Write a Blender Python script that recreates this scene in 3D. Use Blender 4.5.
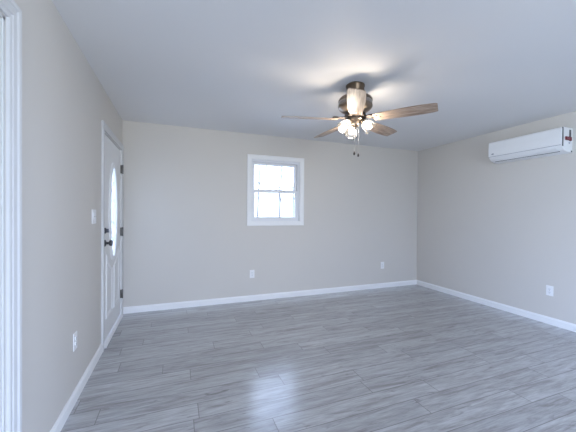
import bpy, bmesh, math, random
from mathutils import Vector, Matrix

for o in list(bpy.data.objects):
    bpy.data.objects.remove(o)
SC = bpy.context.scene
COL = SC.collection
R = math.radians
PI = math.pi

# ------------------------------------------------------------------ camera
W, H = 4.768, 2.44            # back wall width (x), ceiling height; back wall at y = 0, room runs to -y
FRONT = -7.2
YAW, PITCH, ROLL = 0.3614, -0.0086, 0.0073
cam = bpy.data.cameras.new('camera')
cam.sensor_fit = 'HORIZONTAL'
cam.sensor_width = 36.0
cam.lens = 293.78 / 576 * 36.0
cam.clip_start = 0.02
cam_o = bpy.data.objects.new('camera', cam)
COL.objects.link(cam_o)
fw = Vector((math.sin(YAW) * math.cos(PITCH), math.cos(YAW) * math.cos(PITCH), math.sin(PITCH)))
rt = Vector((math.cos(YAW), -math.sin(YAW), 0))
up = rt.cross(fw)
r2 = rt * math.cos(ROLL) + up * math.sin(ROLL)
u2 = -rt * math.sin(ROLL) + up * math.cos(ROLL)
m = Matrix((r2, u2, -fw)).transposed().to_4x4()
m.translation = Vector((0.645, -4.2025, 1.2833))
cam_o.matrix_world = m
SC.camera = cam_o

# ------------------------------------------------------------------ sky, lights, exposure
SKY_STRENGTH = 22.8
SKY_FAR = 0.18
BULB_STRENGTH = 190.0
EXPOSURE = 0.0
world = bpy.data.worlds.new('overcast_sky')
SC.world = world
world.use_nodes = True
nt = world.node_tree
bg = nt.nodes['Background']
tc = nt.nodes.new('ShaderNodeTexCoord')
sx = nt.nodes.new('ShaderNodeSeparateXYZ')
ramp = nt.nodes.new('ShaderNodeValToRGB')
nt.links.new(tc.outputs['Generated'], sx.inputs[0])
half = nt.nodes.new('ShaderNodeMath')
half.operation = 'MULTIPLY_ADD'
half.inputs[1].default_value = 0.5
half.inputs[2].default_value = 0.5
nt.links.new(sx.outputs['Z'], half.inputs[0])
nt.links.new(half.outputs[0], ramp.inputs[0])
# bluer sky off to both sides (+-x), whiter cloud toward -y
absx = nt.nodes.new('ShaderNodeMath')
absx.operation = 'ABSOLUTE'
nt.links.new(sx.outputs['X'], absx.inputs[0])
blue = nt.nodes.new('ShaderNodeMix')
blue.data_type = 'RGBA'
blue.blend_type = 'MULTIPLY'
blue.inputs['B'].default_value = (0.77, 0.87, 1.04, 1)
nt.links.new(absx.outputs[0], blue.inputs['Factor'])
nt.links.new(ramp.outputs[0], blue.inputs['A'])
nt.links.new(blue.outputs['Result'], bg.inputs['Color'])
el = ramp.color_ramp.elements
el[0].position, el[0].color = 0.485, (0.46, 0.50, 0.53, 1)       # pale winter land below the horizon
el[1].position, el[1].color = 1.0, (0.54, 0.69, 1.0, 1)
hz = el.new(0.51)
hz.color = (0.67, 0.78, 1.0, 1)
# thin overcast, brightest on the sunny side (-y), dimmer on the far side beyond the small window
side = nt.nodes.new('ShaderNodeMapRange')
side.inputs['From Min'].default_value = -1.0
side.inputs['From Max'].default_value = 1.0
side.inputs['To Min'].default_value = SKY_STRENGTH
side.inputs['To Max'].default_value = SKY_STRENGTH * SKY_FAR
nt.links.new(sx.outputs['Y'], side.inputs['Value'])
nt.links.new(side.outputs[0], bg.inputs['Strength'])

def portal(name, loc, rot, sx_, sy_):
    l = bpy.data.lights.new(name, 'AREA')
    l.shape = 'RECTANGLE'
    l.size, l.size_y = sx_, sy_
    l.cycles.is_portal = True
    o = bpy.data.objects.new(name, l)
    o.location = loc
    o.rotation_euler = rot
    COL.objects.link(o)

WIN_B = (1.655, 2.43, 1.16, 2.08)          # opening in the back wall  (x0, x1, z0, z1)
WIN_F = (0.4, 2.6, 0.15, 2.20)              # unseen front-wall window, assumed and sized for daylight from behind
WIN_R = (-7.0, -5.3, 0.15, 2.20)            # unseen right-wall window behind the camera, added to brighten the left wall
WIN_L = (-7.0, -4.3, 0.15, 2.20)            # unseen left-wall window, added to brighten the right wall (y0, y1, z0, z1)
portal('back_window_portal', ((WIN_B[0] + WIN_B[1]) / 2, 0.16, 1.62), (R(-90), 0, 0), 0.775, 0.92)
portal('added_front_window_portal', ((WIN_F[0] + WIN_F[1]) / 2, FRONT - 0.16, 1.175), (R(90), 0, 0), 2.2, 2.05)
portal('added_left_window_portal', (-0.16, (WIN_L[0] + WIN_L[1]) / 2, 1.175), (0, R(-90), 0), 2.05, 2.7)

portal('added_right_window_portal', (W + 0.16, (WIN_R[0] + WIN_R[1]) / 2, 1.175), (0, R(90), 0), 2.05, 1.7)

SC.view_settings.view_transform = 'Standard'
SC.view_settings.look = 'None'
SC.view_settings.gamma = 1.0
SC.view_settings.use_curve_mapping = False
SC.view_settings.exposure = EXPOSURE
SC.cycles.use_denoising = True
SC.cycles.max_bounces = 12
SC.cycles.diffuse_bounces = 8
SC.cycles.transparent_max_bounces = 16
SC.cycles.sample_clamp_indirect = 6.0
SC.cycles.caustics_reflective = False
SC.cycles.caustics_refractive = False

# ------------------------------------------------------------------ materials
def new_mat(name):
    mt = bpy.data.materials.new(name)
    mt.use_nodes = True
    n = mt.node_tree
    return mt, n, n.nodes['Principled BSDF'], n.nodes['Material Output']

def srgb(r, g, b):
    f = lambda c: c / 12.92 if c <= 0.04045 else ((c + 0.055) / 1.055) ** 2.4
    return (f(r / 255), f(g / 255), f(b / 255), 1)

def plain(name, col, rough=0.5, metal=0.0, spec=0.5, noise=0.0, scale=8.0, bump=0.0, bscale=200.0):
    mt, n, p, out = new_mat(name)
    p.inputs['Base Color'].default_value = col
    p.inputs['Roughness'].default_value = rough
    p.inputs['Metallic'].default_value = metal
    p.inputs['Specular IOR Level'].default_value = spec
    t = n.nodes.new('ShaderNodeTexCoord')
    if noise > 0:
        nz = n.nodes.new('ShaderNodeTexNoise')
        nz.inputs['Scale'].default_value = scale
        nz.inputs['Detail'].default_value = 4
        n.links.new(t.outputs['Object'], nz.inputs['Vector'])
        mx = n.nodes.new('ShaderNodeMix')
        mx.data_type = 'RGBA'
        mx.inputs['A'].default_value = tuple(c * (1 - noise) for c in col[:3]) + (1,)
        mx.inputs['B'].default_value = tuple(min(1, c * (1 + noise)) for c in col[:3]) + (1,)
        n.links.new(nz.outputs['Fac'], mx.inputs['Factor'])
        n.links.new(mx.outputs['Result'], p.inputs['Base Color'])
    if bump > 0:
        nb = n.nodes.new('ShaderNodeTexNoise')
        nb.inputs['Scale'].default_value = bscale
        n.links.new(t.outputs['Object'], nb.inputs['Vector'])
        b = n.nodes.new('ShaderNodeBump')
        b.inputs['Strength'].default_value = bump
        b.inputs['Distance'].default_value = 0.002
        n.links.new(nb.outputs['Fac'], b.inputs['Height'])
        n.links.new(b.outputs['Normal'], p.inputs['Normal'])
    return mt

M = {}
M['wall'] = plain('greige_wall_paint', (0.645, 0.615, 0.57, 1), 0.6, spec=0.3, noise=0.015, scale=1.5, bump=0.12)
M['ceiling'] = plain('ceiling_paint', (0.79, 0.79, 0.79, 1), 0.8, spec=0.2, noise=0.012, scale=1.2, bump=0.12)
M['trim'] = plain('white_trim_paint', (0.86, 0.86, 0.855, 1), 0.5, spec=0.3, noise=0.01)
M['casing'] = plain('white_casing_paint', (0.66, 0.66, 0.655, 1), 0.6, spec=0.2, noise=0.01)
M['door'] = plain('white_door_paint', (0.80, 0.80, 0.795, 1), 0.45, noise=0.01)
M['vinyl'] = plain('white_window_vinyl', (0.80, 0.81, 0.83, 1), 0.35, noise=0.01)
M['plastic'] = plain('white_plastic', (0.84, 0.85, 0.86, 1), 0.3, noise=0.01)
M['plate'] = plain('white_cover_plate_plastic', (0.86, 0.86, 0.86, 1), 0.3, noise=0.01)
M['slot'] = plain('dark_slot_plastic', (0.03, 0.03, 0.035, 1), 0.5, noise=0.1)
M['greyplast'] = plain('grey_plastic', (0.07, 0.076, 0.085, 1), 0.45, noise=0.1)
M['red'] = plain('red_sticker', (0.16, 0.008, 0.02, 1), 0.4, noise=0.1)
M['pale'] = plain('pale_print', (0.40, 0.14, 0.18, 1), 0.5, noise=0.05)
M['logo'] = plain('grey_print', (0.34, 0.36, 0.40, 1), 0.4, noise=0.05)
M['bronze'] = plain('brushed_bronze', (0.25, 0.20, 0.155, 1), 0.33, 0.9, noise=0.25, scale=30)
M['canopy'] = plain('antique_bronze', (0.13, 0.095, 0.065, 1), 0.36, 0.85, noise=0.3, scale=30)
M['darkbronze'] = plain('dark_bronze', (0.06, 0.05, 0.045, 1), 0.4, 0.8, noise=0.2, scale=30)
M['nickel'] = plain('tarnished_nickel', (0.34, 0.31, 0.28, 1), 0.28, 1.0, noise=0.15, scale=25)
M['lock'] = plain('dark_pewter', (0.10, 0.10, 0.11, 1), 0.3, 0.9, noise=0.2, scale=25)
M['hinge'] = plain('hinge_pewter', (0.09, 0.085, 0.08, 1), 0.4, 0.7, noise=0.2, scale=40)
M['chain'] = plain('pale_chain', (0.45, 0.44, 0.42, 1), 0.45, 0.7, noise=0.1, scale=50)
M['bark'] = plain('grey_bark', (0.06, 0.055, 0.05, 1), 0.9, noise=0.3, scale=12)
M['twig'] = plain('pale_twigs', (0.08, 0.075, 0.07, 1), 0.9, noise=0.3, scale=9)
M['lawn'] = plain('winter_ground', (0.42, 0.42, 0.40, 1), 0.95, noise=0.3, scale=2.5)
M['alloy'] = plain('white_sill', (0.78, 0.78, 0.79, 1), 0.35, noise=0.02)

def glass_mat(name, tint=(1, 1, 1), white=0.0, rough=0.0, refl=1.45, edge=0.0):
    mt, n, p, out = new_mat(name)
    n.nodes.remove(p)
    tr = n.nodes.new('ShaderNodeBsdfTransparent')
    tr.inputs[0].default_value = (*tint, 1)
    gl = n.nodes.new('ShaderNodeBsdfGlossy')
    gl.inputs['Roughness'].default_value = rough
    fr = n.nodes.new('ShaderNodeFresnel')
    fr.inputs['IOR'].default_value = refl
    mx = n.nodes.new('ShaderNodeMixShader')
    n.links.new(fr.outputs[0], mx.inputs[0])
    n.links.new(tr.outputs[0], mx.inputs[1])
    n.links.new(gl.outputs[0], mx.inputs[2])
    last = mx
    if white > 0:
        tl = n.nodes.new('ShaderNodeBsdfTranslucent')
        tl.inputs[0].default_value = (0.93, 0.94, 0.95, 1)
        m2 = n.nodes.new('ShaderNodeMixShader')
        if edge:      # glass reads thicker and milkier where it is seen edge-on
            lw = n.nodes.new('ShaderNodeLayerWeight')
            lw.inputs['Blend'].default_value = 0.35
            ma = n.nodes.new('ShaderNodeMath'); ma.operation = 'MULTIPLY_ADD'
            ma.inputs[1].default_value = edge; ma.inputs[2].default_value = white
            n.links.new(lw.outputs['Facing'], ma.inputs[0])
            n.links.new(ma.outputs[0], m2.inputs[0])
        else:
            m2.inputs[0].default_value = white
        n.links.new(last.outputs[0], m2.inputs[1])
        n.links.new(tl.outputs[0], m2.inputs[2])
        last = m2
    n.links.new(last.outputs[0], out.inputs['Surface'])
    return mt

M['pane'] = glass_mat('window_glass')
M['leaded'] = glass_mat('frosted_door_glass', tint=(0.25, 0.26, 0.27), white=0.5, rough=0.08)
M['shade'] = glass_mat('seeded_lamp_glass', tint=(0.97, 0.97, 0.97), white=0.004, rough=0.02, refl=1.35, edge=0.025)

mt, n, p, out = new_mat('lit_bulb')
p.inputs['Base Color'].default_value = (0.9, 0.88, 0.85, 1)
p.inputs['Emission Color'].default_value = (1.0, 0.86, 0.70, 1)
p.inputs['Emission Strength'].default_value = BULB_STRENGTH
M['bulb'] = mt

def wood_blade():
    mt, n, p, out = new_mat('weathered_oak_blade')
    t = n.nodes.new('ShaderNodeTexCoord')
    mp = n.nodes.new('ShaderNodeMapping')
    mp.inputs['Scale'].default_value = (3.0, 42.0, 20.0)
    n.links.new(t.outputs['Object'], mp.inputs[0])
    nz = n.nodes.new('ShaderNodeTexNoise')
    nz.inputs['Scale'].default_value = 1.6
    nz.inputs['Detail'].default_value = 6
    nz.inputs['Roughness'].default_value = 0.65
    n.links.new(mp.outputs[0], nz.inputs['Vector'])
    r = n.nodes.new('ShaderNodeValToRGB')
    r.color_ramp.elements[0].position = 0.33
    r.color_ramp.elements[0].color = (0.19, 0.13, 0.095, 1)
    r.color_ramp.elements[1].position = 0.66
    r.color_ramp.elements[1].color = (0.55, 0.43, 0.34, 1)
    n.links.new(nz.outputs['Fac'], r.inputs[0])
    n.links.new(r.outputs[0], p.inputs['Base Color'])
    p.inputs['Roughness'].default_value = 0.5
    return mt
M['blade'] = wood_blade()

def floor_mat():
    mt, n, p, out = new_mat('grey_oak_planks')
    L = n.links.new
    geo = n.nodes.new('ShaderNodeTexCoord')
    at = n.nodes.new('ShaderNodeAttribute')
    at.attribute_name = 'plank_id'
    edge = n.nodes.new('ShaderNodeUVMap')
    edge.uv_map = 'plank'
    # grain: noise stretched along the plank, shifted per plank
    off = n.nodes.new('ShaderNodeVectorMath')
    off.operation = 'MULTIPLY_ADD'
    off.inputs[1].default_value = (1, 1, 1)
    sc = n.nodes.new('ShaderNodeVectorMath')
    sc.operation = 'SCALE'
    sc.inputs['Scale'].default_value = 37.0
    cmb = n.nodes.new('ShaderNodeCombineXYZ')
    L(at.outputs['Fac'], cmb.inputs[0]); L(at.outputs['Fac'], cmb.inputs[1]); L(at.outputs['Fac'], cmb.inputs[2])
    L(cmb.outputs[0], sc.inputs[0])
    L(geo.outputs['Object'], off.inputs[0]); L(sc.outputs[0], off.inputs[2])
    def grain(sxx, syy, det, rough, dist=0.0):
        mp = n.nodes.new('ShaderNodeMapping')
        mp.inputs['Scale'].default_value = (sxx, syy, 1.0)
        L(off.outputs[0], mp.inputs[0])
        nz = n.nodes.new('ShaderNodeTexNoise')
        nz.inputs['Scale'].default_value = 1.0
        nz.inputs['Detail'].default_value = det
        nz.inputs['Roughness'].default_value = rough
        nz.inputs['Distortion'].default_value = dist
        L(mp.outputs[0], nz.inputs['Vector'])
        return nz
    g1 = grain(2.2, 21.0, 6, 0.68, 0.8)      # broad cathedral figure
    g2 = grain(7.0, 95.0, 4, 0.65)           # fine streaks
    g3 = grain(6.0, 22.0, 3, 0.5, 1.2)       # knots
    r1 = n.nodes.new('ShaderNodeValToRGB')
    e = r1.color_ramp.elements
    e[0].position = 0.30; e[0].color = (0.25, 0.24, 0.238, 1)
    e[1].position = 0.68; e[1].color = (0.50, 0.512, 0.538, 1)
    mid = e.new(0.48); mid.color = (0.395, 0.40, 0.414, 1)
    L(g1.outputs['Fac'], r1.inputs[0])
    r2_ = n.nodes.new('ShaderNodeValToRGB')
    e = r2_.color_ramp.elements
    e[0].position = 0.3; e[0].color = (0.74, 0.74, 0.74, 1)
    e[1].position = 0.7; e[1].color = (1.12, 1.12, 1.12, 1)
    L(g2.outputs['Fac'], r2_.inputs[0])
    m1 = n.nodes.new('ShaderNodeMix'); m1.data_type = 'RGBA'; m1.blend_type = 'MULTIPLY'
    m1.inputs['Factor'].default_value = 1.0
    L(r1.outputs[0], m1.inputs['A']); L(r2_.outputs[0], m1.inputs['B'])
    r3 = n.nodes.new('ShaderNodeValToRGB')
    e = r3.color_ramp.elements
    e[0].position = 0.22; e[0].color = (0.55, 0.53, 0.52, 1)
    e[1].position = 0.36; e[1].color = (1, 1, 1, 1)
    L(g3.outputs['Fac'], r3.inputs[0])
    m2 = n.nodes.new('ShaderNodeMix'); m2.data_type = 'RGBA'; m2.blend_type = 'MULTIPLY'
    m2.inputs['Factor'].default_value = 1.0
    L(m1.outputs['Result'], m2.inputs['A']); L(r3.outputs[0], m2.inputs['B'])
    # plank to plank tone
    pr = n.nodes.new('ShaderNodeMapRange')
    pr.inputs['To Min'].default_value = 0.88
    pr.inputs['To Max'].default_value = 1.11
    L(at.outputs['Fac'], pr.inputs['Value'])
    m3 = n.nodes.new('ShaderNodeVectorMath'); m3.operation = 'SCALE'
    L(m2.outputs['Result'], m3.inputs[0]); L(pr.outputs[0], m3.inputs['Scale'])
    # seams from metres to the nearest plank edge, kept in the UV map
    sp = n.nodes.new('ShaderNodeSeparateXYZ')
    L(edge.outputs[0], sp.inputs[0])
    lim = n.nodes.new('ShaderNodeAttribute'); lim.attribute_name = 'plank_len'
    wid = n.nodes.new('ShaderNodeAttribute'); wid.attribute_name = 'plank_wid'
    def mth(op, a, b):
        q = n.nodes.new('ShaderNodeMath'); q.operation = op
        for i, v in enumerate((a, b)):
            if isinstance(v, (int, float)): q.inputs[i].default_value = v
            else: L(v, q.inputs[i])
        return q.outputs[0]
    dx = mth('MINIMUM', sp.outputs[0], mth('SUBTRACT', lim.outputs['Fac'], sp.outputs[0]))
    dy = mth('MINIMUM', sp.outputs[1], mth('SUBTRACT', wid.outputs['Fac'], sp.outputs[1]))
    d = mth('MINIMUM', dx, dy)
    sm = n.nodes.new('ShaderNodeMapRange')
    sm.interpolation_type = 'SMOOTHSTEP'
    sm.inputs['From Min'].default_value = 0.0006
    sm.inputs['From Max'].default_value = 0.0035
    L(d, sm.inputs['Value'])
    m4 = n.nodes.new('ShaderNodeMix'); m4.data_type = 'RGBA'
    m4.inputs['A'].default_value = (0.18, 0.175, 0.175, 1)
    L(sm.outputs[0], m4.inputs['Factor']); L(m3.outputs[0], m4.inputs['B'])
    L(m4.outputs['Result'], p.inputs['Base Color'])
    bp = n.nodes.new('ShaderNodeBump')
    bp.inputs['Strength'].default_value = 0.35
    bp.inputs['Distance'].default_value = 0.0012
    hs = mth('ADD', sm.outputs[0], mth('MULTIPLY', g2.outputs['Fac'], 0.12))
    L(hs, bp.inputs['Height'])
    L(bp.outputs['Normal'], p.inputs['Normal'])
    p.inputs['Roughness'].default_value = 0.19
    p.inputs['Specular IOR Level'].default_value = 0.9
    p.inputs['Coat Weight'].default_value = 0.7
    p.inputs['Coat Roughness'].default_value = 0.32
    return mt
M['floor'] = floor_mat()

# ------------------------------------------------------------------ mesh helpers
class MB:
    """Collects shapes in a bmesh and links them as one mesh object."""
    def __init__(self):
        self.bm = bmesh.new()
    def box(self, x0, x1, y0, y1, z0, z1, bev=0.0, seg=2):
        r = bmesh.ops.create_cube(self.bm, size=1.0)
        vs = r['verts']
        bmesh.ops.scale(self.bm, vec=(x1 - x0, y1 - y0, z1 - z0), verts=vs)
        bmesh.ops.translate(self.bm, vec=((x0 + x1) / 2, (y0 + y1) / 2, (z0 + z1) / 2), verts=vs)
        if bev > 0:
            es = list({e for v in vs for e in v.link_edges})
            bmesh.ops.bevel(self.bm, geom=es, offset=bev, segments=seg, profile=0.5, affect='EDGES', clamp_overlap=True)
        return self
    def lathe(self, prof, seg=40, mat=Matrix(), cap=True):
        rings = []
        for (r_, z_) in prof:
            rings.append([self.bm.verts.new(mat @ Vector((r_ * math.cos(2 * PI * k / seg), r_ * math.sin(2 * PI * k / seg), z_))) for k in range(seg)])
        for a, b in zip(rings, rings[1:]):
            for k in range(seg):
                self.bm.faces.new((a[k], a[(k + 1) % seg], b[(k + 1) % seg], b[k]))
        if cap:
            for ring in (rings[0], rings[-1]):
                self.bm.faces.new(ring)
        return self
    def tube(self, pts, rad, seg=10, cap=True):
        pts = [Vector(q) for q in pts]
        if not isinstance(rad, (list, tuple)):
            rad = [rad] * len(pts)
        rings = []
        ref = None
        for i, q in enumerate(pts):
            d = (pts[min(i + 1, len(pts) - 1)] - pts[max(i - 1, 0)]).normalized()
            if ref is None:
                ref = d.orthogonal().normalized()
            ref = (ref - d * ref.dot(d)).normalized()
            bi = d.cross(ref)
            rings.append([self.bm.verts.new(q + rad[i] * (ref * math.cos(2 * PI * k / seg) + bi * math.sin(2 * PI * k / seg))) for k in range(seg)])
        for a, b in zip(rings, rings[1:]):
            for k in range(seg):
                self.bm.faces.new((a[k], a[(k + 1) % seg], b[(k + 1) % seg], b[k]))
        if cap:
            self.bm.faces.new(rings[0]); self.bm.faces.new(rings[-1])
        return self
    def prism(self, poly, axis, a, b):
        """poly: 2-D points in the plane across `axis`, extruded from a to b."""
        def P(u, v, w):
            return {'x': (w, u, v), 'y': (u, w, v), 'z': (u, v, w)}[axis]
        A = [self.bm.verts.new(P(u, v, a)) for u, v in poly]
        B = [self.bm.verts.new(P(u, v, b)) for u, v in poly]
        n_ = len(poly)
        for k in range(n_):
            self.bm.faces.new((A[k], A[(k + 1) % n_], B[(k + 1) % n_], B[k]))
        self.bm.faces.new(A); self.bm.faces.new(B)
        return self
    def sweep(self, path, profile, frames, closed=False):
        """profile points (a, b) placed at path[i] + a*frames[i][0] + b*frames[i][1]."""
        rings = [[self.bm.verts.new(Vector(q) + a * Vector(f[0]) + b * Vector(f[1])) for a, b in profile] for q, f in zip(path, frames)]
        n_ = len(profile)
        prs = list(zip(rings, rings[1:])) + ([(rings[-1], rings[0])] if closed else [])
        for A, B in prs:
            for k in range(n_):
                self.bm.faces.new((A[k], A[(k + 1) % n_], B[(k + 1) % n_], B[k]))
        if not closed:
            self.bm.faces.new(rings[0]); self.bm.faces.new(rings[-1])
        return self
    def xf(self, mat):
        bmesh.ops.transform(self.bm, matrix=mat, verts=self.bm.verts[:])
        return self
    def build(self, name, mat, parent=None, smooth=False, angle=35):
        bmesh.ops.recalc_face_normals(self.bm, faces=self.bm.faces[:])
        me = bpy.data.meshes.new(name)
        self.bm.to_mesh(me); self.bm.free()
        me.materials.append(mat)
        if smooth:
            me.polygons.foreach_set('use_smooth', [True] * len(me.polygons))
            me.set_sharp_from_angle(angle=R(angle))
        o = bpy.data.objects.new(name, me)
        COL.objects.link(o)
        if parent:
            o.parent = parent
        return o

def tag(o, label=None, cat=None, group=None, kind=None):
    if label: o['label'] = label
    if cat: o['category'] = cat
    if group: o['group'] = group
    if kind: o['kind'] = kind
    return o

def empty(name, loc=(0, 0, 0), rot=(0, 0, 0)):
    o = bpy.data.objects.new(name, None)
    o.empty_display_size = 0.05
    o.location = loc
    o.rotation_euler = rot
    COL.objects.link(o)
    return o

# ------------------------------------------------------------------ room shell
T = 0.15
# floor: one quad per plank, with its own grain number and edge distances
PW = 0.1555
rng = random.Random(11)
Y_OFF = -1.992 - 13 * PW * 0            # a seam row runs here
fixed = {0: 1.404, 3: 1.21, -3: 0.541, -4: 0.204, 5: 2.93, 2: 1.966}   # butt joints seen in the photo, by row
verts, faces, ids, lens_, wids, uvs = [], [], [], [], [], []
row = -20
rows = []
k = 0
ymax, ymin = 0.0, FRONT
r_hi = math.ceil((ymax - Y_OFF) / PW)
r_lo = math.floor((ymin - Y_OFF) / PW)
for rr in range(r_lo, r_hi):
    # plank row between y0 (far) and y1 (near); row index counts toward the camera from Y_OFF
    y_far = min(ymax, Y_OFF + (rr + 1) * PW)
    y_near = max(ymin, Y_OFF + rr * PW)
    if y_far - y_near < 0.002: continue
    idx = -(rr + 1)
    L_ = 1.22
    x = fixed[idx] if idx in fixed else rng.uniform(0, L_)
    while x > 0: x -= L_
    while x < W:
        x0, x1 = max(0, x), min(W, x + L_)
        if x1 - x0 > 0.01:
            b = len(verts)
            verts += [(x0, y_near, 0), (x1, y_near, 0), (x1, y_far, 0), (x0, y_far, 0)]
            faces.append((b, b + 1, b + 2, b + 3))
            ids.append(rng.random()); lens_.append(x1 - x0); wids.append(y_far - y_near)
            uvs += [(0, 0), (x1 - x0, 0), (x1 - x0, y_far - y_near), (0, y_far - y_near)]
        x += L_
me = bpy.data.meshes.new('floor')
me.from_pydata(verts, [], faces)
for nm, data in (('plank_id', ids), ('plank_len', lens_), ('plank_wid', wids)):
    a = me.attributes.new(nm, 'FLOAT', 'FACE')
    a.data.foreach_set('value', data)
uv = me.uv_layers.new(name='plank')
uv.data.foreach_set('uv', [c for q in uvs for c in q])
me.materials.append(M['floor'])
floor = bpy.data.objects.new('floor', me)
COL.objects.link(floor)
tag(floor, 'grey wood look plank floor', 'floor', kind='structure')
sub = MB().box(-T, W + T, FRONT - T, T, -0.12, -0.004).build('subfloor', M['slot'], floor)

ceil = MB().box(-T, W + T, FRONT - T, T, H, H + 0.12).build('ceiling', M['ceiling'])
tag(ceil, 'smooth pale painted ceiling', 'ceiling', kind='structure')

def wall(name, axis, a, b, lo, hi, holes, label):
    """Wall slab across `axis` from a to b, along the other axis lo..hi, with rectangular holes (l0, l1, z0, z1)."""
    mb = MB()
    def put(l0, l1, z0, z1):
        if l1 - l0 < 1e-4 or z1 - z0 < 1e-4: return
        if axis == 'x': mb.box(a, b, l0, l1, z0, z1)
        else: mb.box(l0, l1, a, b, z0, z1)
    cur = lo
    for (l0, l1, z0, z1) in sorted(holes):
        put(cur, l0, 0, H)
        put(l0, l1, 0, z0)
        put(l0, l1, z1, H)
        cur = l1
    put(cur, hi, 0, H)
    return tag(mb.build(name, M['wall']), label, 'wall', kind='structure')

D1 = (-1.028, -0.092, 0.0, 2.055)         # entry door opening in left wall
D2 = (-3.53, -2.695, 0.0, 2.06)           # near door opening in left wall
wall('wall_back', 'y', 0, T, -T, W + T, [WIN_B], 'pale greige back wall with the small window')
wall('wall_left', 'x', -T, 0, FRONT, 0, [D1, D2, WIN_L], 'pale greige left wall with the white entry door')
wall('wall_right', 'x', W, W + T, FRONT, 0, [WIN_R], 'pale greige right wall under the wall air conditioner')
wall('wall_front', 'y', FRONT - T, FRONT, -T, W + T, [WIN_F], 'pale greige wall behind the viewer')

# baseboards: profile with a rounded top (a = out of wall, b = up)
BBP = [(0, 0), (0.014, 0), (0.014, 0.062), (0.011, 0.070), (0.007, 0.076), (0.005, 0.083), (0, 0.083)]
def baseboard(name, p0, p1, outn, label):
    mb = MB()
    mb.sweep([p0, p1], BBP, [(outn, (0, 0, 1))] * 2)
    return tag(mb.build(name, M['trim']), label, 'baseboard', kind='structure')
baseboard('baseboard_back', (0, 0, 0), (W, 0, 0), (0, -1, 0), 'white baseboard along the back wall')
baseboard('baseboard_right', (W, 0, 0), (W, FRONT, 0), (-1, 0, 0), 'white baseboard along the right wall')
baseboard('baseboard_left', (0, -1.096, 0), (0, -2.575, 0), (1, 0, 0), 'white baseboard between the two doors on the left wall')
baseboard('baseboard_front', (0, FRONT, 0), (W, FRONT, 0), (0, 1, 0), 'white baseboard behind the viewer')

# ------------------------------------------------------------------ door casings / doors on the left wall
def casing_left(parent, y_in0, y_in1, z_top, width0, width1, prof):
    """U-shaped casing on the left wall round an opening y_in0..y_in1; widths at the near and far leg; prof = (across 0..1, depth)."""
    mb = MB()
    pr0 = prof
    def path(y, z, wy, wz):
        return [mb.bm.verts.new((d, y + wy * t, z + wz * t)) for t, d in pr0]
    wt = width0
    rings = [path(y_in0, 0.0, -width0, 0), path(y_in0, z_top, -width0, wt), path(y_in1, z_top, width1, wt), path(y_in1, 0.0, width1, 0)]
    n_ = len(pr0)
    for A, B in zip(rings, rings[1:]):
        for q in range(n_):
            mb.bm.faces.new((A[q], A[(q + 1) % n_], B[(q + 1) % n_], B[q]))
    mb.bm.faces.new(rings[0]); mb.bm.faces.new(rings[-1])
    return mb.build('casing', M['casing'], parent)

FLATP = [(0, 0), (0, 0.010), (0.12, 0.013), (0.75, 0.016), (0.88, 0.019), (1.0, 0.017), (1.0, 0)]
COLP = [(0, 0), (0, 0.009), (0.06, 0.012), (0.16, 0.012), (0.20, 0.007), (0.28, 0.007), (0.34, 0.013), (0.55, 0.015), (0.60, 0.011),
        (0.68, 0.012), (0.74, 0.018), (0.94, 0.020), (1.0, 0.017), (1.0, 0)]

# --- entry door
d1 = empty('door_1', (0, -0.56, 0))
tag(d1, 'white entry door with a tall oval glass beside the back corner', 'door', kind='structure')
inv = Matrix.Translation((0, 0.56, 0))
def d1_build(mb, name, mat, parent=d1, **kw):
    return mb.xf(inv).build(name, mat, parent, **kw)

mb = MB()
pr0 = FLATP
wt = 0.064
def ring(y, z, wy, wz):
    return [mb.bm.verts.new((d, y + wy * t, z + wz * t)) for t, d in pr0]
rings = [ring(-1.030, 0, -wt, 0), ring(-1.030, 2.053, -wt, wt), ring(-0.092, 2.053, wt, wt), ring(-0.092, 0, wt, 0)]
for A, B in zip(rings, rings[1:]):
    for q in range(len(pr0)):
        mb.bm.faces.new((A[q], A[(q + 1) % len(pr0)], B[(q + 1) % len(pr0)], B[q]))
mb.bm.faces.new(rings[0]); mb.bm.faces.new(rings[-1])
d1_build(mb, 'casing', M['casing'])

# jamb lining the opening, with a dark weather-strip gap at the head
mb = MB()
mb.box(-T, -0.002, -1.028, -1.016, 0, 2.055).box(-T, -0.002, -0.104, -0.092, 0, 2.055).box(-T, -0.002, -1.028, -0.092, 2.045, 2.055)
d1_build(mb, 'jamb', M['trim'])
mb = MB()
mb.box(-0.046, -0.010, -1.016, -0.104, 2.034, 2.045)
d1_build(mb, 'weather_strip', M['slot'])

# slab with an oval hole: built as a ring between rectangle and oval, front and back
SY0, SY1, SZ0, SZ1 = -1.013, -0.107, 0.035, 2.034
OC_Y, OC_Z, OA, OB = -0.556, 1.29, 0.178, 0.485
N = 64
def oval(k, g=0.0):
    a = 2 * PI * k / N
    return (OC_Y + (OA + g) * math.cos(a), OC_Z + (OB + g) * math.sin(a))
def rect_pt(k):
    a = 2 * PI * k / N
    c, s = math.cos(a), math.sin(a)
    hy0, hy1, hz0, hz1 = SY0 - OC_Y, SY1 - OC_Y, SZ0 - OC_Z, SZ1 - OC_Z
    # ray of the stretched angle to the rectangle
    dy, dz = c * OA, s * OB
    t = min((hy1 / dy if dy > 1e-9 else (hy0 / dy if dy < -1e-9 else 1e9)), (hz1 / dz if dz > 1e-9 else (hz0 / dz if dz < -1e-9 else 1e9)))
    return (OC_Y + dy * t, OC_Z + dz * t)
mb = MB()
XF, XB = -0.004, -0.044
def loop(fn, x_):
    return [mb.bm.verts.new((x_, *fn(k))) for k in range(N)]
of, ob_, rf, rb = loop(oval, XF), loop(oval, XB), loop(rect_pt, XF), loop(rect_pt, XB)
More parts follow.
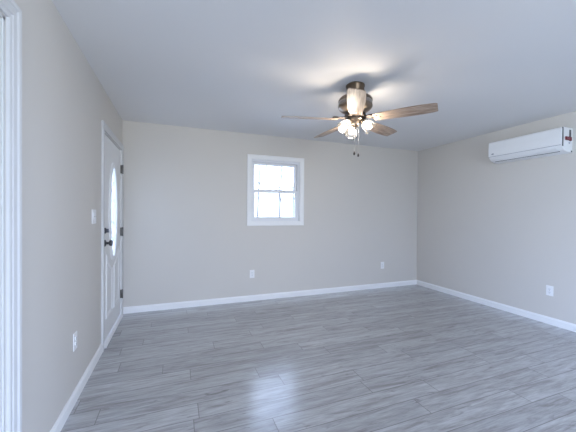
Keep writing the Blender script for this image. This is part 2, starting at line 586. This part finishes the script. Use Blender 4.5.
# true corners join to the rectangle loop
for (A, B) in ((of, rf), (rf, rb), (rb, ob_), (ob_, of)):
    for k in range(N):
        mb.bm.faces.new((A[k], A[(k + 1) % N], B[(k + 1) % N], B[k]))
cor = {}
for x_, lp in ((XF, rf), (XB, rb)):
    for cy, cz in ((SY0, SZ0), (SY0, SZ1), (SY1, SZ0), (SY1, SZ1)):
        for k in range(N):
            a, b = lp[k].co, lp[(k + 1) % N].co
            onz = lambda v: abs(v.z - cz) < 1e-6
            ony = lambda v: abs(v.y - cy) < 1e-6
            if (ony(a) and onz(b)) or (onz(a) and ony(b)):
                if onz(a) and ony(a) or onz(b) and ony(b): continue
                cv = mb.bm.verts.new((x_, cy, cz))
                mb.bm.faces.new((lp[k], lp[(k + 1) % N], cv))
                cor[(x_, cy, cz)] = (cv, k)
d1_build(mb, 'door_slab', M['door'])

# moulded ring round the oval glass
mb = MB()
path, frames = [], []
for k in range(N):
    a = 2 * PI * k / N
    q = oval(k)
    nn = Vector((0, math.cos(a) / OA, math.sin(a) / OB)).normalized()
    path.append((XF, q[0], q[1])); frames.append((tuple(nn), (1, 0, 0)))
mb.sweep(path, [(-0.006, -0.02), (-0.006, 0.008), (0.004, 0.016), (0.016, 0.017), (0.024, 0.010), (0.034, 0.009), (0.040, 0.0), (0.040, -0.003), (0.0, -0.02)], frames, closed=True)
d1_build(mb, 'glass_frame', M['door'], smooth=True)

# oval glass and its came lines
mb = MB()
mb.prism([oval(k, 0.0) for k in range(N)], 'x', -0.026, -0.020)
g = d1_build(mb, 'oval_glass', M['leaded'])
mb = MB()
for s in (0.72, 0.42):
    pts = [(-0.018, OC_Y + OA * s * math.cos(2 * PI * k / 40), OC_Z + OB * (s + 0.1) * math.sin(2 * PI * k / 40)) for k in range(41)]
    mb.tube(pts, 0.003, 6)
for dz in (-0.30, -0.12, 0.12, 0.30):
    wy = OA * math.sqrt(max(0, 1 - (dz / OB) ** 2))
    mb.tube([(-0.018, OC_Y - wy, OC_Z + dz * 1.12), (-0.018, OC_Y, OC_Z + dz * 0.86), (-0.018, OC_Y + wy, OC_Z + dz * 1.12)], 0.003, 6)
mb.tube([(-0.018, OC_Y, OC_Z - OB), (-0.018, OC_Y, OC_Z + OB)], 0.003, 6)
mb.xf(inv).build('came', M['nickel'], g, smooth=True)

# two lower raised panels whose tops follow the oval
for s in (-1, 1):
    yi, yo = OC_Y + s * 0.045, OC_Y + s * 0.335
    top = [(yi + (yo - yi) * t, 0.705 + 0.165 * (t ** 1.7)) for t in [i / 10 for i in range(11)]]
    poly = [(yi, 0.235)] + top + [(yo, 0.235)]
    mb = MB()
    path = [(XF, y, z) for y, z in poly]
    cy = sum(q[0] for q in poly) / len(poly); cz = 0.5
    fr = []
    for i in range(len(poly)):
        a, b, c = Vector(poly[i - 1]), Vector(poly[i]), Vector(poly[(i + 1) % len(poly)])
        e1, e2 = (b - a).normalized(), (c - b).normalized()
        n1, n2 = Vector((-e1.y, e1.x)), Vector((-e2.y, e2.x))
        nn = (n1 + n2); nn = nn / max(0.35, nn.dot(n1)) 
        if nn.dot(Vector((cy, cz)) - b) < 0: nn = -nn
        fr.append(((0, nn.x, nn.y), (1, 0, 0)))
    mb.sweep(path, [(0, -0.003), (0.002, 0.006), (0.010, 0.010), (0.020, 0.006), (0.026, 0.002), (0.030, -0.003)], fr, closed=True)
    d1_build(mb, 'panel_moulding', M['door'])

# hinges
for z in (1.81, 1.045, 0.28):
    mb = MB()
    mb.box(-0.004, 0.0185, -0.112, -0.092, z - 0.05, z + 0.05, 0.002)
    mb.tube([(0.020, -0.103, z - 0.055), (0.020, -0.103, z + 0.055)], 0.007, 12)
    h_ = d1_build(mb, 'hinge', M['hinge'], smooth=True)
# knob and deadbolt
ky = -0.945
def along_x(y, z):
    return Matrix.Translation((XF, y, z)) @ Matrix.Rotation(R(90), 4, 'Y')
mb = MB()
mb.lathe([(0.001, 0.0), (0.033, 0.0), (0.033, 0.006), (0.026, 0.011), (0.013, 0.014), (0.011, 0.030), (0.014, 0.036), (0.024, 0.041),
          (0.029, 0.052), (0.027, 0.062), (0.018, 0.068), (0.001, 0.070)], 28, along_x(ky, 0.985), cap=False)
d1_build(mb, 'door_knob', M['lock'], smooth=True)
mb = MB()
mb.lathe([(0.001, 0.0), (0.029, 0.0), (0.028, 0.008), (0.022, 0.014), (0.001, 0.016)], 28, along_x(ky, 1.105), cap=False)
mb.box(0.010, 0.034, ky - 0.006, ky + 0.006, 1.087, 1.123, 0.003)
d1_build(mb, 'deadbolt', M['lock'], smooth=True)
# threshold
mb = MB()
A = [(-T, 0.0), (0.026, 0.0), (0.026, 0.012), (0.006, 0.026), (-T, 0.030)]
va = [mb.bm.verts.new((u, -1.0155, v)) for u, v in A]; vb = [mb.bm.verts.new((u, -0.1045, v)) for u, v in A]
for q in range(5):
    mb.bm.faces.new((va[q], va[(q + 1) % 5], vb[(q + 1) % 5], vb[q]))
mb.bm.faces.new(va); mb.bm.faces.new(vb)
d1_build(mb, 'threshold', M['alloy'])

# --- near door at the left edge
d2 = empty('door_2', (0, -3.0825, 0))
tag(d2, 'white door in moulded casing at the left edge of the view', 'door', kind='structure')
inv2 = Matrix.Translation((0, 3.0825, 0))
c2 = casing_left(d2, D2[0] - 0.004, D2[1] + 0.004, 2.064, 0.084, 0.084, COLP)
c2.data.transform(inv2)
mb = MB()
mb.box(-T, -0.001, D2[0], D2[0] + 0.014, 0, 2.06).box(-T, -0.001, D2[1] - 0.014, D2[1], 0, 2.06).box(-T, -0.001, D2[0], D2[1], 2.046, 2.06)
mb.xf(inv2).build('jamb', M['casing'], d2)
mb = MB()
mb.box(-0.041, -0.006, D2[0] + 0.016, D2[1] - 0.016, 0.012, 2.043)
slab2 = mb.xf(inv2).build('door_slab', M['door'], d2)
mb = MB()
for z0, z1 in ((0.2, 0.95), (1.1, 1.9)):
    for y0, y1 in ((-3.41, -3.15), (-3.07, -2.81)):
        mb.box(-0.010, -0.001, y0, y1, z0, z1, 0.004)
mb.xf(inv2).build('raised_panel', M['door'], slab2)
mb = MB()
mb.lathe([(0.001, 0.0), (0.033, 0.0), (0.03, 0.008), (0.012, 0.014), (0.011, 0.032), (0.026, 0.042), (0.028, 0.055), (0.001, 0.066)], 24,
         Matrix.Translation((-0.006, -3.45, 0.96)) @ Matrix.Rotation(R(90), 4, 'Y'), cap=False)
mb.xf(inv2).build('door_knob', M['lock'], d2, smooth=True)

# ------------------------------------------------------------------ window in the back wall
w1 = empty('window_1', ((WIN_B[0] + WIN_B[1]) / 2, 0, 1.62))
tag(w1, 'small white single-hung window in the middle of the back wall', 'window', kind='structure')
wi = w1.matrix_basis.inverted()
wi = Matrix.Translation(-Vector(w1.location))
def w_build(mb, name, mat, parent=w1, **kw):
    return mb.xf(wi).build(name, mat, parent, **kw)
def frame_rect(mb, x0, x1, z0, z1, wl, wr, wb, wt_, y0, y1, bev=0.0):
    """Rectangular frame: outer x0..x1, z0..z1, member widths; depth y0..y1."""
    mb.box(x0, x0 + wl, y0, y1, z0, z1, bev)
    mb.box(x1 - wr, x1, y0, y1, z0, z1, bev)
    mb.box(x0 + wl, x1 - wr, y0, y1, z0, z0 + wb, bev)
    mb.box(x0 + wl, x1 - wr, y0, y1, z1 - wt_, z1, bev)
    return mb
# casing (mitred picture frame)
mb = MB()
cx0, cx1, cz0, cz1 = WIN_B[0] + 0.006, WIN_B[1] - 0.006, WIN_B[2] + 0.006, WIN_B[3] - 0.006
PRW = [(0, 0.0), (0, -0.011), (0.010, -0.014), (0.052, -0.016), (0.060, -0.020), (0.066, -0.018), (0.066, 0.0)]
corners = [((cx0, cz0), (-1, -1)), ((cx1, cz0), (1, -1)), ((cx1, cz1), (1, 1)), ((cx0, cz1), (-1, 1))]
mb.sweep([(c_[0], 0, c_[1]) for c_, d in corners], PRW, [((d[0], 0, d[1]), (0, 1, 0)) for c_, d in corners], closed=True)
w_build(mb, 'casing', M['trim'])
# jamb extension + vinyl frame
mb = MB()
x0, x1, z0, z1 = WIN_B
frame_rect(mb, x0, x1, z0, z1, 0.012, 0.012, 0.012, 0.012, 0.0, T)
w_build(mb, 'jamb', M['vinyl'])
mb = MB()
frame_rect(mb, x0 + 0.012, x1 - 0.012, z0 + 0.012, z1 - 0.012, 0.020, 0.020, 0.022, 0.022, 0.030, 0.125)
w_build(mb, 'window_frame', M['vinyl'])
fx0, fx1, fz0, fz1 = x0 + 0.032, x1 - 0.032, z0 + 0.034, z1 - 0.034
# lower sash (inside track) and upper sash (outside track)
lo = MB()
frame_rect(lo, fx0, fx1, fz0, 1.632, 0.034, 0.034, 0.034, 0.040, 0.038, 0.070, 0.003)
lo = w_build(lo, 'lower_sash', M['vinyl'])
mb = MB().box(fx0 + 0.03, fx1 - 0.03, 0.050, 0.056, fz0 + 0.03, 1.60)
w_build(mb, 'pane', M['pane'], lo)
upp = MB()
frame_rect(upp, fx0, fx1, 1.596, fz1, 0.034, 0.034, 0.046, 0.036, 0.078, 0.112, 0.003)
upp = w_build(upp, 'upper_sash', M['vinyl'])
mb = MB().box(fx0 + 0.03, fx1 - 0.03, 0.092, 0.098, 1.63, fz1 - 0.03)
w_build(mb, 'pane', M['pane'], upp)
for xx in (1.955, 2.055):
    mb = MB()
    mb.box(xx - 0.022, xx + 0.022, 0.046, 0.074, 1.632, 1.643, 0.003)
    mb.box(xx - 0.006, xx + 0.020, 0.040, 0.060, 1.641, 1.652, 0.003)
    w_build(mb, 'sash_lock', M['vinyl'], lo)

# unseen windows assumed behind the viewer, added to light the room
def big_window(name, axis, a0, a1, z0, z1, pos, label):
    o = empty(name, (0, 0, 0))
    tag(o, label, 'window', kind='structure')
    mb = MB(); pn = MB()
    def bx(b, l0, l1, d0, d1, zz0, zz1):
        if axis == 'y': b.box(l0, l1, pos + d0, pos + d1, zz0, zz1)
        else: b.box(pos + d0, pos + d1, l0, l1, zz0, zz1)
    for l0, l1, zz0, zz1 in ((a0, a0 + .05, z0, z1), (a1 - .05, a1, z0, z1), (a0 + .05, a1 - .05, z0, z0 + .05), (a0 + .05, a1 - .05, z1 - .05, z1),
                             ((a0 + a1) / 2 - .03, (a0 + a1) / 2 + .03, z0 + .05, z1 - .05)):
        bx(mb, l0, l1, -0.04, 0.04, zz0, zz1)
    mb.build('window_frame', M['vinyl'], o)
    bx(pn, a0 + .05, a1 - .05, -0.003, 0.003, z0 + .05, z1 - .05)
    pn.build('pane', M['pane'], o)
    return o
big_window('added_window_2', 'y', *WIN_F, FRONT - 0.08, 'unseen wide window assumed behind the viewer to light the room')
big_window('added_window_3', 'x', *WIN_L, -0.08, 'unseen wide window added in the left wall to light the room')
big_window('added_window_4', 'x', *WIN_R, W + 0.08, 'unseen wide window added in the right wall to light the room')

# ------------------------------------------------------------------ wall plates
def make_outlet(loc, rot, label):
    """Duplex receptacle facing local -y."""
    o = empty('wall_outlet', loc, (0, 0, rot))
    tag(o, label, 'outlet', 'wall outlets')
    MB().box(-0.036, 0.036, -0.006, 0.0, -0.059, 0.059, 0.003).build('cover_plate', M['plate'], o)
    for s in (-1, 1):
        mb = MB()
        mb.lathe([(0.001, 0.0), (0.0165, 0.0), (0.0165, 0.0035), (0.0155, 0.0045), (0.001, 0.0045)], 24,
                 Matrix.Translation((0, -0.005, s * 0.0195)) @ Matrix.Rotation(R(90), 4, 'X') @ Matrix.Diagonal((1, 0.86, 1, 1)), cap=False)
        sk = mb.build('socket', M['plastic'], o, smooth=True)
        mb = MB()
        for dx, hh in ((-0.0063, 0.0045), (0.0063, 0.0038)):
            mb.box(dx - 0.001, dx + 0.001, -0.0102, -0.0090, s * 0.0195 + 0.002 - hh, s * 0.0195 + 0.002 + hh)
        mb.box(-0.002, 0.002, -0.0102, -0.0090, s * 0.0195 - 0.010, s * 0.0195 - 0.006)
        mb.build('slots', M['slot'], sk)
    mb = MB()
    mb.lathe([(0.0005, 0.0), (0.003, 0.0), (0.0025, 0.0012), (0.0005, 0.0014)], 12, Matrix.Translation((0, -0.006, 0)) @ Matrix.Rotation(R(90), 4, 'X'), cap=False)
    mb.build('screw', M['nickel'], o)
    return o
make_outlet((1.677, 0, 0.394), 0, 'white wall outlet on the back wall below the window')
make_outlet((3.998, 0, 0.392), 0, 'white wall outlet on the back wall near the right corner')
make_outlet((W, -2.06, 0.394), R(-90), 'white wall outlet on the right wall below the air conditioner')
make_outlet((0, -1.838, 0.408), R(90), 'white wall outlet low on the left wall, seen edge on')

sw = empty('light_switch', (0, -1.362, 1.246), (0, 0, R(90)))
tag(sw, 'white double rocker light switch on the left wall beside the entry door', 'light switch')
MB().box(-0.060, 0.060, -0.006, 0.0, -0.059, 0.059, 0.003).build('cover_plate', M['plate'], sw)
for s in (-1, 1):
    mb = MB()
    A = [(-0.004, -0.033), (-0.0075, -0.033), (-0.0105, 0.0), (-0.006, 0.033), (-0.004, 0.033)] if s > 0 else [(-0.004, -0.033), (-0.006, -0.033), (-0.0105, 0.0), (-0.0075, 0.033), (-0.004, 0.033)]
    mb.prism(A, 'x', s * 0.023 - 0.0165, s * 0.023 + 0.0165)
    mb.build('rocker', M['plastic'], sw)
    MB().box(s * 0.023 - 0.0165, s * 0.023 + 0.0165, -0.0110, -0.0095, -0.001, 0.001).build('rocker_line', M['greyplast'], sw)

# ------------------------------------------------------------------ air conditioner on the right wall
ac = empty('air_conditioner', (W, -1.85, 2.12))
tag(ac, 'white split air conditioner high on the right wall', 'air conditioner')
# local: x = out of wall (negative), y along wall, z up
y0, y1 = -0.40, 0.40
zt, zb = 0.138, -0.138
prof = [(0, zt), (-0.150, zt), (-0.186, zt - 0.010), (-0.197, zt - 0.026), (-0.200, 0.03), (-0.198, -0.055), (-0.188, -0.085), (-0.160, -0.112),
        (-0.115, -0.130), (-0.04, zb), (0, zb)]
mb = MB()
vsA = [mb.bm.verts.new((u, y0, v)) for u, v in prof]; vsB = [mb.bm.verts.new((u, y1, v)) for u, v in prof]
n_ = len(prof)
for q in range(n_):
    mb.bm.faces.new((vsA[q], vsA[(q + 1) % n_], vsB[(q + 1) % n_], vsB[q]))
mb.bm.faces.new(vsA); mb.bm.faces.new(vsB)
bmesh.ops.recalc_face_normals(mb.bm, faces=mb.bm.faces[:])
es = [e for e in mb.bm.edges if (e.verts[0].co.y == e.verts[1].co.y) and not (abs(e.verts[0].co.x) < 1e-6 and abs(e.verts[1].co.x) < 1e-6)]
bmesh.ops.bevel(mb.bm, geom=es, offset=0.006, segments=3, profile=0.5, affect='EDGES')
body = mb.build('body', M['plastic'], ac, smooth=True, angle=30)
# front panel, set slightly proud, ends short of the near end leaving a dark seam
mb = MB()
fp = [(-0.199, -0.060), (-0.2045, -0.058), (-0.2055, 0.03), (-0.2025, zt - 0.026), (-0.189, zt - 0.006), (-0.150, zt + 0.003), (-0.150, zt - 0.002), (-0.186, zt - 0.012), (-0.195, zt - 0.028)]
vsA = [mb.bm.verts.new((u, y0 + 0.004, v)) for u, v in fp]; vsB = [mb.bm.verts.new((u, y1, v)) for u, v in fp]
for q in range(len(fp)):
    mb.bm.faces.new((vsA[q], vsA[(q + 1) % len(fp)], vsB[(q + 1) % len(fp)], vsB[q]))
mb.bm.faces.new(vsA); mb.bm.faces.new(vsB)
mb.build('front_panel', M['plastic'], ac)
# dark seam behind the front panel on the near end
mb = MB()
mb.box(-0.190, -0.170, y0 - 0.0025, y0 + 0.002, -0.075, 0.132)
mb.build('end_seam', M['greyplast'], ac)
# louver flap under the front with dark outlet line
mb = MB()
lf = [(-0.1935, -0.088), (-0.1655, -0.1145), (-0.1175, -0.1335), (-0.1165, -0.1305), (-0.163, -0.110), (-0.190, -0.085)]
vsA = [mb.bm.verts.new((u, y0 + 0.05, v)) for u, v in lf]; vsB = [mb.bm.verts.new((u, y1 - 0.05, v)) for u, v in lf]
for q in range(len(lf)):
    mb.bm.faces.new((vsA[q], vsA[(q + 1) % len(lf)], vsB[(q + 1) % len(lf)], vsB[q]))
mb.bm.faces.new(vsA); mb.bm.faces.new(vsB)
mb.build('louver', M['plastic'], ac)
mb = MB()
mb.tube([(-0.138, y0 + 0.045, -0.1245), (-0.138, y1 - 0.045, -0.1245)], 0.0042, 6)
mb.build('louver_gap', M['greyplast'], ac)
mb = MB()
mb.tube([(-0.2005, y0 + 0.006, -0.0625), (-0.2005, y1 - 0.002, -0.0625)], 0.0022, 6)
mb.build('panel_gap', M['logo'], ac)
# side recess, sticker and corner screw on the near end
mb = MB().box(-0.062, -0.030, y0 - 0.003, y0 + 0.002, -0.012, 0.115, 0.002)
mb.build('side_recess', M['greyplast'], ac)
mb = MB().box(-0.140, -0.022, y0 - 0.006, y0 - 0.0032, -0.006, 0.034)
st = mb.build('sticker', M['red'], ac)
st['label'] = 'dark red sticker'
mb = MB()
for zz in (0.006, 0.014, 0.022):
    mb.box(-0.115, -0.055, y0 - 0.0068, y0 - 0.0058, zz - 0.0018, zz + 0.0018)
mb.build('sticker_print', M['pale'], st)
mb = MB().box(-0.072, -0.046, y0 - 0.003, y0 + 0.002, -0.040, -0.024, 0.002)
mb.build('side_clip', M['logo'], ac)
mb = MB().box(-0.026, -0.006, y0 - 0.003, y0 + 0.002, -0.132, -0.114, 0.003)
mb.build('corner_clip', M['slot'], ac)
# small grey badge near the far lower corner of the front
mb = MB()
mb.lathe([(0.0005, 0.0), (0.013, 0.0), (0.012, 0.0015), (0.0005, 0.002)], 20,
         Matrix.Translation((-0.2045, y1 - 0.055, -0.030)) @ Matrix.Rotation(R(-90), 4, 'Y') @ Matrix.Diagonal((0.75, 1.35, 1, 1)), cap=False)
mb.build('badge', M['logo'], ac)

# ------------------------------------------------------------------ ceiling fan
FX, FY = 2.137, -1.939
fan = empty('ceiling_fan', (FX, FY, H))
tag(fan, 'five-bladed wood and bronze ceiling fan with three lit glass lamps', 'ceiling fan')
Zb = 2.127 - H          # blade plane
def lathe_part(name, prof, mat, parent=fan, seg=48):
    return MB().lathe(prof, seg, cap=False).build(name, mat, parent, smooth=True, angle=40)
lathe_part('canopy', [(0.001, 0.0), (0.074, 0.0), (0.083, -0.006), (0.084, -0.018), (0.079, -0.026), (0.078, -0.060), (0.068, -0.074), (0.050, -0.086), (0.001, -0.088)], M['canopy'])
lathe_part('motor_housing', [(0.001, -0.082), (0.060, -0.084), (0.082, -0.094), (0.110, -0.106), (0.138, -0.122), (0.150, -0.138), (0.1515, -0.150),
                             (0.146, -0.153), (0.146, -0.186), (0.1515, -0.189), (0.1515, -0.202), (0.146, -0.212), (0.122, -0.232),
                             (0.095, -0.246), (0.070, -0.252), (0.001, -0.253)], M['bronze'])
lathe_part('housing_band', [(0.1462, -0.154), (0.149, -0.158), (0.149, -0.181), (0.1462, -0.185)], M['nickel'])
lathe_part('flywheel', [(0.001, -0.253), (0.085, -0.254), (0.092, -0.262), (0.092, -0.288), (0.084, -0.296), (0.001, -0.297)], M['darkbronze'])
lathe_part('switch_housing', [(0.001, -0.296), (0.066, -0.2967), (0.075, -0.3028), (0.077, -0.315), (0.07, -0.3246), (0.052, -0.3341), (0.04, -0.3436), (0.036, -0.3558), (0.04, -0.3613), (0.036, -0.3694), (0.02, -0.3776), (0.01, -0.383), (0.012, -0.3885), (0.006, -0.3939), (0.001, -0.3946)], M['bronze'])

# blades
def blade_outline():
    top = [(0.165, 0.046), (0.175, 0.052), (0.25, 0.059), (0.36, 0.066), (0.46, 0.070), (0.56, 0.069), (0.63, 0.064), (0.655, 0.060), (0.664, 0.053)]
    return top + [(a, -b) for a, b in reversed(top)]
def blade_mesh(mb):
    ol = blade_outline()
    mb.prism(ol, 'z', -0.003, 0.003)
    bmesh.ops.bevel(mb.bm, geom=[e for e in mb.bm.edges if abs(e.verts[0].co.z - e.verts[1].co.z) < 1e-6], offset=0.0012, segments=1, affect='EDGES')
def iron_mesh(mb):
    mb.prism([(0.070, 0.016), (0.115, 0.013), (0.150, 0.020), (0.178, 0.036), (0.215, 0.038), (0.232, 0.028), (0.240, 0.0),
              (0.232, -0.028), (0.215, -0.038), (0.178, -0.036), (0.150, -0.020), (0.115, -0.013), (0.070, -0.016)], 'z', 0.0034, 0.0075)
    mb.box(0.068, 0.10, -0.016, 0.016, 0.0034, 0.030, 0.003)
    mb.box(0.095, 0.205, -0.022, 0.022, 0.007, 0.022, 0.004)
SCREWS = ((0.188, 0.022), (0.188, -0.022), (0.222, 0.0))
def screw_mesh(a, b):
    return MB().lathe([(0.0005, -0.0068), (0.0055, -0.0062), (0.0065, -0.0030)], 12, Matrix.Translation((a, b, 0)), cap=False)
PITCHB = -13
blade0 = None
A0 = 21.45
for k in range(5):
    rot = Matrix.Rotation(R(A0 + 72 * k), 4, 'Z')
    mtx = Matrix.Translation((0, 0, Zb)) @ rot @ Matrix.Rotation(R(PITCHB), 4, 'X')
    if k == 0:
        mb = MB(); blade_mesh(mb); b = mb.build('blade', M['blade'], fan)
        mb = MB(); iron_mesh(mb); ir = mb.build('blade_iron', M['darkbronze'], b)
        scs = [screw_mesh(a_, b_).build('screw', M['darkbronze'], b) for a_, b_ in SCREWS]
        blade0 = (b, ir, *scs)
    else:
        b = blade0[0].copy(); COL.objects.link(b); b.parent = fan
        for c_ in blade0[1:]:
            d = c_.copy(); COL.objects.link(d); d.parent = b
    b.matrix_basis = mtx

# three lamps: arm + socket, bell glass, bulb
CAMAZ = math.atan2(-4.2025 - FY, 0.645 - FX)
TILT = 44
Zl = -0.340
for dth in (-45, 195, 75):
    # angle measured from the direction of the camera toward its right; the viewer's right is +90 about z from there
    az = CAMAZ + R(dth)
    base = Matrix.Rotation(az, 4, 'Z')
    # local lamp frame: origin at the neck, axis -z tilted outward along +x
    neck = Matrix.Translation((0.066, 0, Zl + 0.010)) @ Matrix.Rotation(R(-TILT), 4, 'Y')
    mtx = base @ neck
    lamp = MB()
    lamp.lathe([(0.001, 0.012), (0.014, 0.012), (0.020, 0.004), (0.0235, -0.006), (0.0245, -0.026), (0.021, -0.030), (0.001, -0.030)], 28, cap=False)
    lamp.xf(mtx)
    arm = MB()
    arm.tube([base @ Vector((0.028, 0, Zl - 0.002)), base @ Vector((0.050, 0, Zl + 0.012)), base @ Vector((0.064, 0, Zl + 0.010))], 0.009, 12)
    tmp = bpy.data.meshes.new('t'); arm.bm.to_mesh(tmp); arm.bm.free(); lamp.bm.from_mesh(tmp); bpy.data.meshes.remove(tmp)
    hol = lamp.build('lamp_holder', M['bronze'], fan, smooth=True)
    sh = MB()
    outer = [(0.0250, -0.012), (0.0290, -0.020), (0.0370, -0.034), (0.0440, -0.052), (0.0500, -0.075), (0.0550, -0.098), (0.0580, -0.112)]
    inner = [(a - 0.0030, z_) for a, z_ in reversed(outer)]
    sh.lathe(outer + inner, 36, cap=False)
    sh.xf(mtx).build('lamp_shade', M['shade'], hol, smooth=True)
    bu = MB()
    bu.lathe([(0.001, -0.026), (0.012, -0.028), (0.014, -0.038), (0.020, -0.052), (0.0255, -0.066), (0.0265, -0.076), (0.023, -0.088), (0.014, -0.098), (0.001, -0.1015)], 24, cap=False)
    bu.xf(mtx).build('bulb', M['bulb'], hol, smooth=True)

# pull chains: beads on a string, each ending in a small dark fob
right = Vector((math.cos(-YAW), math.sin(-YAW), 0))
toward = Vector((math.cos(CAMAZ), math.sin(CAMAZ), 0))
for off, zend in ((-0.004, -0.607), (0.031, -0.622)):
    q = right * off + toward * 0.04
    mb = MB()
    z_ = -0.385
    mb.tube([(q.x * 0.9, q.y * 0.9, -0.345), (q.x, q.y, -0.375), (q.x, q.y, zend)], 0.0009, 6)
    while z_ > zend:
        mb.lathe([(0.0003, 0.0016), (0.0016, 0.0006), (0.0016, -0.0006), (0.0003, -0.0016)], 6, Matrix.Translation((q.x, q.y, z_)), cap=False)
        z_ -= 0.006
    ch = mb.build('pull_chain', M['chain'], fan)
    mb = MB()
    mb.lathe([(0.0005, 0.004), (0.004, 0.001), (0.0075, -0.010), (0.009, -0.018), (0.0075, -0.026), (0.0005, -0.031)], 16, Matrix.Translation((q.x, q.y, zend)), cap=False)
    mb.build('fob', M['darkbronze'], ch, smooth=True)

# ------------------------------------------------------------------ outdoors, seen through the small window
gr = MB().box(-30, 40, T + 0.3, 45, -0.5, -0.35).build('ground', M['lawn'])
tag(gr, 'pale winter ground outside the window', 'ground', kind='structure')

def grow(trunk, limbs, p, d, length, rad, depth, rg, spread, wob=0.09):
    pts, rads = [p.copy()], [rad]
    for i in range(4):
        d = (d + Vector((rg.gauss(0, wob), rg.gauss(0, wob), rg.gauss(0.03, 0.05)))).normalized()
        p = p + d * length / 4
        pts.append(p.copy()); rads.append(rad * (1 - 0.12 * (i + 1)))
    trunk.tube(pts, rads, 6 if rad > 0.02 else 4)
    if depth == 0: return
    for c_ in range(rg.choice((2, 3, 3)) if trunk is limbs else 4):
        i = rg.choice((2, 3, 4, 4)) if trunk is limbs else rg.choice((3, 4, 4))
        ax = Vector((rg.gauss(0, 1), rg.gauss(0, 1), rg.gauss(0, 0.4))).normalized()
        nd = (d + ax * spread).normalized()
        nd.z = abs(nd.z) * 0.8 + 0.15
        grow(limbs, limbs, pts[i].copy(), nd.normalized(), length * rg.uniform(0.55, 0.78), rads[i] * rg.uniform(0.55, 0.75), depth - 1, rg, spread)

def bare_tree(x, y, h_, rad, seed, label, group=None, lean=(0, 0), depth=5, spread=0.6):
    rg = random.Random(seed)
    o = empty('bare_tree', (x, y, -0.35))
    tag(o, label, 'tree', group)
    t_, l_ = MB(), MB()
    grow(t_, l_, Vector((0, 0, 0)), Vector((lean[0], lean[1], 1)).normalized(), h_, rad, depth, rg, spread, 0.015)
    t_.build('trunk', M['bark'], o)
    l_.build('branches', M['twig'], o)
    return o
bare_tree(4.16, 6.0, 2.55, 0.046, 21, 'slim bare tree forking behind the right half of the window', lean=(0.01, 0), depth=5, spread=0.34)
bare_tree(4.75, 11.5, 4.2, 0.055, 8, 'slim bare tree behind the left edge of the window', lean=(0.03, 0), depth=5, spread=0.3)
for i, (x, y) in enumerate([(8.4, 15.0), (7.6, 24.0), (13.6, 23.5), (10.5, 33.0)]):
    bare_tree(x, y, 3.4 + 0.5 * (i % 3), 0.075, 40 + i, 'bare leafless tree far back beyond the small window', 'bare trees beyond the window', depth=5, spread=0.7)
